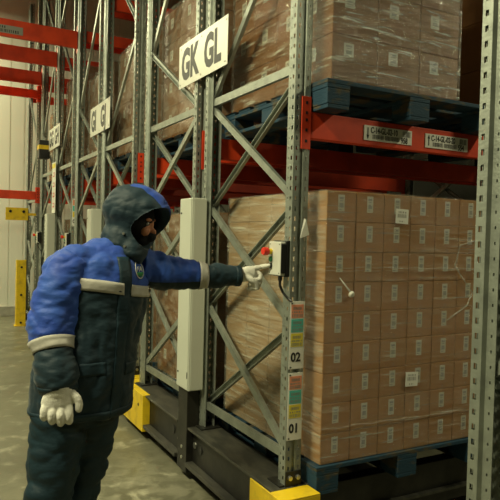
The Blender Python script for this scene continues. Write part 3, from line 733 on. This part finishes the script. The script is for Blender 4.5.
def drape(name, m, parent, trees, fn, nu, nv, off=.0045, thick=.003, cyclic=False):
    """a sewn-on piece that follows the cloth: fn(u,v) -> (start, direction) cast onto the cloth"""
    vs = []
    for jv in range(nv + 1):
        for iu in range(nu + 1):
            a, d = fn(iu / nu, jv / nv); best = None
            for t in trees:
                h = t.ray_cast(a, d.normalized(), 1.2)
                if h[0] is not None and (best is None or h[3] < best[3]): best = h
            if best is None: p = a + d * .2
            else:
                p = best[0] - d.normalized() * off
            vs.append(p - PO)
    # relax so that it reads as one strip
    W_ = nu + 1
    for _ in range(2):
        nv_ = list(vs)
        for jv in range(nv + 1):
            for iu in range(1, nu): nv_[jv * W_ + iu] = vs[jv * W_ + iu] * .5 + (vs[jv * W_ + iu - 1] + vs[jv * W_ + iu + 1]) * .25
        vs = nv_
    mb = MB(); mb.add(vs, [(a * W_ + b, a * W_ + b + 1, (a + 1) * W_ + b + 1, (a + 1) * W_ + b) for a in range(nv) for b in range(nu)])
    return mb.build(name, m, parent, solid=thick, smooth=True)
tj = bvh(jacket); trs = bvh(rs); tls = bvh(ls)
def around(cs, z0fn, z1fn, a0, a1):
    def f(u, v):
        a = a0 + (a1 - a0) * u; d = PS * math.sin(a) + PF * math.cos(a)
        s = cs[0] + math.sin(a) * .2; z = z0fn(s) * (1 - v) + z1fn(s) * v
        c = B(cs[0], cs[1], z); return c + d * .5, -d
    return f
bz = lambda s: 1.354 - s * .14
R_ = math.radians
drape('reflective_band', M['reflective'], jacket, [tj], around((.03, 0), lambda s: bz(s) - .026, lambda s: bz(s) + .026, R_(-62), R_(3)), 30, 4)
drape('reflective_band', M['reflective'], jacket, [tj], around((.03, 0), lambda s: bz(s) - .026, lambda s: bz(s) + .026, R_(16), R_(75)), 26, 4)
drape('zip_placket', M['teal_cloth'], jacket, [tj], lambda u, v: (B(.045 - .062 * (1 - v) + (u - .5) * .062 + .012, .5, .775 + .715 * v), -PF), 4, 40, .002, .004)
drape('pocket_flap', M['teal_cloth'], jacket, [tj], lambda u, v: (B(-.185 + .13 * u, .5, .985 + .055 * v - .0 * u), -PF), 10, 5, .001, .004)
drape('pocket_flap', M['teal_cloth'], jacket, [tj], lambda u, v: (B(.055 + .11 * u, .5, .965 + .055 * v), -PF), 10, 5, .001, .004)
drape('hem_band', M['teal_cloth'], jacket, [tj], around((-.06, 0), lambda s: .778, lambda s: .825, R_(-180), R_(180)), 60, 3, .004, .005)
def ringf(c0, ax, side, up, w_):
    ax = Vector(ax).normalized(); side = Vector(side); side = (side - side.dot(ax) * ax).normalized(); th = ax.cross(side)
    def f(u, v):
        a = 2 * PI * u; d = side * math.cos(a) + th * math.sin(a); c = Vector(c0) + ax * (v - .5) * w_; return c + d * .3, -d
    return f
drape('reflective_band', M['reflective'], rs, [trs], ringf(B(-.2395, .069, 1.112), (B(-.236, .05, 1.155) - B(-.243, .088, 1.07)), PS, UP, .050), 40, 4, .005)
drape('cuff', M['teal_cloth'], rs, [trs], ringf(B(-.249, .144, .945), UP, PS, UP, .03), 36, 3, .002)
drape('reflective_band', M['reflective'], ls, [tls], ringf((1.217, 2.741, 1.396), (1, -.22, 0), UP, UP, .042), 40, 4, .005)
drape('cuff', M['teal_cloth'], ls, [tls], ringf((1.392, 2.703, 1.398), (1, -.22, 0), UP, UP, .028), 36, 3, .002)
# chest badge: an oval outline with a two-letter monogram over a green base
bc = B(.137, .5, 1.432)
def badge_part(name, m, pts_fn, nu, nv, off): return drape(name, m, jacket, [tj, tls], pts_fn, nu, nv, off, .0015)
badge_part('badge_ring', M['stitch'], lambda u, v: (bc + PS * (math.cos(2 * PI * u * .92 + 1.2) * (.027 + .004 * v)) + UP * (math.sin(2 * PI * u * .92 + 1.2) * (.038 + .004 * v)), -PF), 36, 1, .006)
badge_part('badge_base', M['green_thread'], lambda u, v: (bc + PS * (.024 * (u * 2 - 1)) + UP * (-.012 - .020 * v * math.sqrt(max(.05, 1 - (u * 2 - 1) ** 2))), -PF), 14, 3, .006)
hit = tj.ray_cast(bc, -PF, 1.)
bp_ = (hit[0] if hit[0] else bc - PF * .34) + PF * .007 - PO
lettering('FA', .032, bp_ - PS * .019 + UP * -.008, PS, UP, M['stitch'], jacket, 'badge_letters', xs=.8, offs=.0006)

# trousers, boots
def feet(s): return s
t = MB()
loft(t, [(B(-.065, -.005, .98), .17, .13), (B(-.065, -.005, .86), .195, .15), (B(-.075, -.005, .76), .19, .145)], PS, cap=.2)
loft(t, [(B(-.17, .0, .82), .12, .13), (B(-.19, .01, .68), .118, .125), (B(-.205, .02, .55), .108, .112), (B(-.225, .02, .44), .104, .105), (B(-.24, .015, .30), .100, .10), (B(-.25, .01, .16), .098, .10), (B(-.255, .01, .085), .092, .095)], PS, cap=.1)
loft(t, [(B(.02, -.02, .82), .12, .13), (B(.0, -.04, .66), .112, .12), (B(-.012, -.06, .52), .100, .108), (B(-.035, -.075, .40), .098, .10), (B(-.055, -.08, .26), .096, .10), (B(-.065, -.085, .14), .094, .098), (B(-.07, -.085, .085), .09, .095)], PS, cap=.1)
trousers = blob(t, 'trousers', M['teal_cloth'], person, .009, 3, disp=folds(.013, 4.6, (1, 1, 2.0), 14.))
for s, f, rot in ((-.255, .01, -.15), (-.07, -.085, .35)):
    b = MB(); d = (PF * math.cos(rot) + PS * math.sin(rot)); c = B(s, f, 0)
    loft(b, [(c + UP * .17, .068, .075), (c + UP * .10, .066, .074), (c + UP * .06 + d * .02, .062, .075)], PS, cap=.2)
    loft(b, [(c + UP * .055 - d * .055, .045, .045), (c + UP * .055 + d * .06, .052, .050), (c + UP * .045 + d * .16, .052, .042), (c + UP * .035 + d * .205, .042, .032)], PS, cap=.8)
    so = MB(); sd = d.cross(UP)
    n_ = 20; out = [c + d * (.075 + .17 * math.cos(2 * PI * k / n_)) + sd * (.056 * math.sin(2 * PI * k / n_)) for k in range(n_)]
    so.add([Vector((p.x, p.y, .0005)) - PO for p in out] + [Vector((p.x, p.y, .030)) - PO for p in out], [(k, (k + 1) % n_, (k + 1) % n_ + n_, k + n_) for k in range(n_)] + [tuple(range(n_)), tuple(range(n_, 2 * n_))])
    bt = blob(b, 'boot', M['boot'], person, .008, 3); so.build('sole', M['boot'], bt, bevel=.003)

# head frame
HF = Vector((.772, -.633, 0)).normalized(); TILT = math.radians(-8); HF = (HF * math.cos(TILT) + UP * math.sin(TILT)).normalized()
HL = Vector((-HF.y, HF.x, 0)).normalized(); HU = HF.cross(HL) if HF.cross(HL).z > 0 else HL.cross(HF)
HC = B(.175, .03, 1.695); HR = Matrix((HF, HL, HU)).transposed()
def Hh(f, l_, u): return HC + HF * f + HL * l_ + HU * u
# the body under the clothes: one continuous figure with the head
b = MB()
ell(b, Hh(.0, 0, -.03), (.092, .074, .10), HR); loft(b, [(Hh(.03, 0, -.07), .060, .066), (Hh(.045, 0, -.125), .042, .045)], HL, cap=.6)
ell(b, Hh(.10, 0, -.078), (.022, .012, .020), HR); ell(b, Hh(.09, 0, -.045), (.014, .012, .03), HR)
for s in (-1, 1): ell(b, Hh(.080, s * .038, -.078), (.022, .022, .022), HR); ell(b, Hh(.0, s * .075, -.055), (.018, .008, .03), HR); ell(b, Hh(.086, s * .028, -.022), (.014, .026, .008), HR)
ell(b, Hh(.086, 0, -.112), (.012, .024, .008), HR)
loft(b, [(Hh(.0, 0, -.10), .055, .06), (B(.09, -.01, 1.50), .055, .06), (B(.07, -.01, 1.44), .08, .07)], HL, cap=.3)
loft(b, [(B(-.06, 0, .90), .13, .09), (B(-.03, 0, 1.10), .125, .09), (B(.03, 0, 1.30), .145, .10), (B(.055, 0, 1.43), .12, .08)], PS, cap=.4)
loft(b, [(B(-.10, 0, 1.44), .05, .05), (B(-.19, .015, 1.31), .045, .045), (B(-.226, .04, 1.15), .038, .038), (B(-.246, .12, 1.0), .032, .032), (B(-.252, .160, .90), .026, .026)], PS)
loft(b, [(B(.2, 0, 1.42), .05, .05), (W(1.05, 2.785, 1.41), .045, .045), (W(1.18, 2.75, 1.40), .038, .038), (W(1.33, 2.715, 1.40), .030, .030), (W(1.44, 2.69, 1.40), .022, .022)], UP)
loft(b, [(B(-.14, 0, .86), .08, .085), (B(-.20, .02, .52), .055, .06), (B(-.25, .01, .12), .04, .045), (B(-.25, .02, .06), .04, .04)], PS)
loft(b, [(B(.0, -.01, .86), .08, .085), (B(-.012, -.06, .50), .055, .06), (B(-.065, -.085, .12), .04, .045), (B(-.068, -.07, .06), .04, .04)], PS)
body = blob(b, 'body', M['skin'], person, .006, 2)
for s in (-1, 1):
    e = MB(); ell(e, Hh(.080, s * .030, -.042), (.0125, .0125, .0125), HR, 14, 10); i_ = MB(); ell(i_, Hh(.0895, s * .030, -.043), (.004, .0055, .0055), HR, 10, 8)
    for mb in (e, i_): mb.v = [tuple(Vector(v) - PO) for v in mb.v]
    ey = e.build('eye', M['eye'], body, smooth=True); i_.build('iris', M['iris'], ey, smooth=True)
# balaclava with an eye opening
b = MB()
ell(b, Hh(.0, 0, -.028), (.100, .082, .108), HR); loft(b, [(Hh(.03, 0, -.07), .068, .074), (Hh(.048, 0, -.128), .050, .052)], HL, cap=.6); ell(b, Hh(.098, 0, -.098), (.026, .026, .026), HR)
loft(b, [(Hh(.0, 0, -.10), .064, .07), (B(.10, -.005, 1.52), .068, .072), (B(.08, -.01, 1.47), .085, .08)], HL, cap=.3)
c_ = MB(); ell(c_, Hh(.115, 0, -.058), (.050, .060, .026), HR)
blob(b, 'balaclava', M['knit'], person, .006, 2, cut=[c_])
# hood
b = MB()
ell(b, Hh(-.005, 0, .0), (.150, .128, .138), HR); ell(b, Hh(.060, 0, -.005), (.118, .118, .118), HR)
loft(b, [(Hh(.0, 0, -.02), .125, .135), (Hh(.0, 0, -.09), .112, .118), (B(.135, .01, 1.565), .108, .11), (B(.12, .015, 1.515), .105, .10)], HL, cap=.2)
loft(b, [(Hh(.02, 0, -.10), .085, .095), (B(.14, .075, 1.53), .075, .07), (B(.115, .10, 1.48), .06, .05)], HL, cap=.4)
c_ = MB(); ell(c_, Hh(.175, -.034, -.062), (.172, .118, .108), HR, 40, 24)
c2 = MB(); ell(c2, Hh(.02, 0, -.03), (.118, .098, .115), HR, 40, 24)
def hoodd(p):
    q = HR.transposed() @ (p - HC)
    if q.x > .02 and abs(q.y) < .1 and q.z < .09 and math.hypot(q.y / .10, (q.z + .058) / .11) < 1.08: return 0.
    return folds(.008, 8, (1, 1, 1.4), 3.)(p)
hood = blob(b, 'hood', M['jacket'], person, .007, 5, cut=[c_, c2], disp=hoodd)
def hz(p):
    q = HR.transposed() @ (p - HC)
    sh = math.sqrt(((q.x - .06) / .118) ** 2 + (q.y / .118) ** 2 + ((q.z + .005) / .118) ** 2)
    return min(.056 - abs(q.y + .0), q.z - .030 + max(0, q.x - .1) * .3, q.x + .02, (sh - .93) * .1 if q.x > .05 else 1)
zones(hood, hz)
th_ = bvh(hood)
def rimf(u, v):
    a = 2 * PI * u
    return None
# drawcord stopper and snaps on the hood
for f_, l_, u_ in ((.01, -.13, -.10), (.03, -.12, -.155)):
    s_ = MB(); hp = th_.ray_cast(Hh(f_, -.4, u_), HL, 1.)
    p = (hp[0] if hp[0] else Hh(f_, l_, u_)) - PO; s_.cyl(p - HL * .006, p + HL * .002, .006, 10).build('snap', M['steel'], hood)

# gloves ------------------------------------------------------------
def glove(name, origin, X, Y, Z, palm, fingers, vox=.0038):
    """X across the hand towards the thumb, Y out of the back of the hand, Z back along the forearm"""
    g = MB(); Q = lambda p: Vector(origin) + X * p[0] + Y * p[1] + Z * p[2]
    loft(g, [(Q(p), a, b_) for p, a, b_ in palm], X, cap=.5)
    for pts in fingers: loft(g, [(Q(p), r, r) for p, r in pts], Y, n=14, seg=5, cap=.9)
    return blob(g, name, M['glove'], person, vox, 1, disp=folds(.0016, 26, (1, 1, 1), 5.))
vX = Vector((.975, -.22, 0)).normalized(); vY = Vector((-.22, -.975, 0)).normalized()
RO = B(-.256, .168, .940)                   # right hand hanging, back of the hand towards the camera
glove('glove', RO, vX, vY, UP,
      [((.0, 0, .02), .050, .040), ((-.004, 0, -.01), .058, .036), ((-.008, .004, -.040), .064, .028), ((-.008, .004, -.060), .060, .024)],
      [[((-.055, .006, -.050), .0165), ((-.060, .018, -.075), .0155), ((-.060, .010, -.098), .015), ((-.056, -.012, -.104), .013)],
       [((-.026, .010, -.056), .0170), ((-.028, .024, -.086), .0160), ((-.028, .012, -.114), .0155), ((-.026, -.012, -.122), .014)],
       [((.006, .010, -.058), .0170), ((.006, .026, -.090), .0160), ((.006, .014, -.122), .0155), ((.006, -.012, -.134), .014)],
       [((.036, .008, -.054), .0170), ((.040, .022, -.086), .0160), ((.040, .012, -.116), .0155), ((.038, -.012, -.128), .014)],
       [((.038, .0, -.004), .020), ((.066, .008, -.022), .0175), ((.077, .012, -.050), .0160), ((.076, .010, -.074), .0145)]], .0033)
# left hand: index finger on the lowest button
AX = Vector((1, -.22, .0)).normalized(); LB = Vector((0, 0, 1)); LN = AX.cross(LB).normalized()   # LN points towards the camera side
if LN.y > 0: LN = -LN
g = MB(); tip = Vector((1.540, 2.640, 1.452))
Q = lambda a, n_, u: Vector((1.405, 2.70, 1.398)) + AX * a + LN * n_ + UP * u
loft(g, [(Q(-.03, 0, .0), .038, .038), (Q(.02, 0, .004), .036, .036), (Q(.045, 0, .008), .040, .028), (Q(.070, 0, .008), .040, .026)], UP, cap=.5)
loft(g, [(Q(.060, .0, .034), .0145, .0145), (Q(.095, -.002, .040), .0135, .0135), (Q(.11, -.003, .044), .0125, .0125), (tip, .0105, .0105)], UP, n=14, seg=5, cap=.9)
for k, (n_, u, L_) in enumerate(((.006, .012, 1.), (.004, -.010, .95), (.0, -.030, .82))):
    loft(g, [(Q(.062, n_ * .5, u), .0145, .0145), (Q(.062 + .040 * L_, n_, u - .006), .0135, .0135), (Q(.062 + .034 * L_, n_ + .010, u - .030), .0125, .0125), (Q(.045, n_ + .018, u - .034), .0115, .0115)], LN, n=14, seg=5, cap=.9)
loft(g, [(Q(.02, .02, .0), .017, .017), (Q(.052, .036, -.020), .015, .015), (Q(.074, .036, -.040), .0135, .0135), (Q(.082, .034, -.062), .0115, .0115)], LN, n=14, seg=5, cap=.9)
blob(g, 'glove', M['glove'], person, .0034, 2, disp=folds(.0014, 26, (1, 1, 1), 8.))
#ENDPERSON#
# ------------------------------------------------------------------ lights
def area(name, loc, sx, sy, power, col=(1, .95, .58), rot=(0, 0, 0)):
    l = D.lights.new(name, 'AREA'); l.shape = 'RECTANGLE'; l.size = sx; l.size_y = sy; l.energy = power; l.color = col
    o = D.objects.new(name, l); C.objects.link(o); o.location = loc; o.rotation_euler = rot; return o
lp = empty('ceiling_light', (0, 0, 0))
MB().box(-.14, .14, -.75, .75, .012, .09).build('lamp_housing', M['cab'], lp, bevel=.01); MB().box(-.12, .12, -.72, .72, 0, .0118).build('diffuser', M['lamp'], lp)
for x in (-.003, .003): pass
spots = [(-1.6, 2.2, 4.8, 320), (-1.1, 5.2, 4.6, 70), (-1.5, 9.2, 3.75, 75), (4.6, .2, 4.5, 85), (-.7, 10.9, 5.6, 270)]
for i, (x, y, z, e) in enumerate(spots):
    o = lp if i == 0 else copy_tree(lp); o.location = (x, y, z)
    tag(o, 'fluorescent ceiling fitting above the aisle, out of the photo', 'ceiling light', 'aisle ceiling lights')
    area('aisle_lamp', (x, y, z - .02), .24, 1.44, e)
    MB().box(-.01, .01, -.01, .01, .09, ZC - z).build('hanger', M['steel'], o)
wd = D.worlds.new('World'); bpy.context.scene.world = wd; wd.use_nodes = True
wd.node_tree.nodes['Background'].inputs[0].default_value = (.8, .8, .6, 1); wd.node_tree.nodes['Background'].inputs[1].default_value = .003

# ------------------------------------------------------------------ camera
def cam():
    yaw, pitch, roll = map(math.radians, (28.377, -1.370, 1.465))
    f = Vector((math.sin(yaw) * math.cos(pitch), math.cos(yaw) * math.cos(pitch), math.sin(pitch)))
    r = Vector((math.cos(yaw), -math.sin(yaw), 0)); u = r.cross(f); c, s = math.cos(roll), math.sin(roll)
    r2, u2 = c * r + s * u, -s * r + c * u
    cd = D.cameras.new('camera'); cd.sensor_width = 36; cd.lens = 605.1 / 500 * 36; cd.clip_start = .05
    o = D.objects.new('camera', cd); C.objects.link(o)
    o.matrix_world = Matrix.Translation((0, 0, 1.6)) @ Matrix((r2, u2, -f)).transposed().to_4x4()
    bpy.context.scene.camera = o
cam()
sc = bpy.context.scene
sc.view_settings.view_transform = 'Standard'; sc.view_settings.look = 'None'; sc.view_settings.gamma = 1; sc.view_settings.exposure = 0
sc.view_settings.use_curve_mapping = False
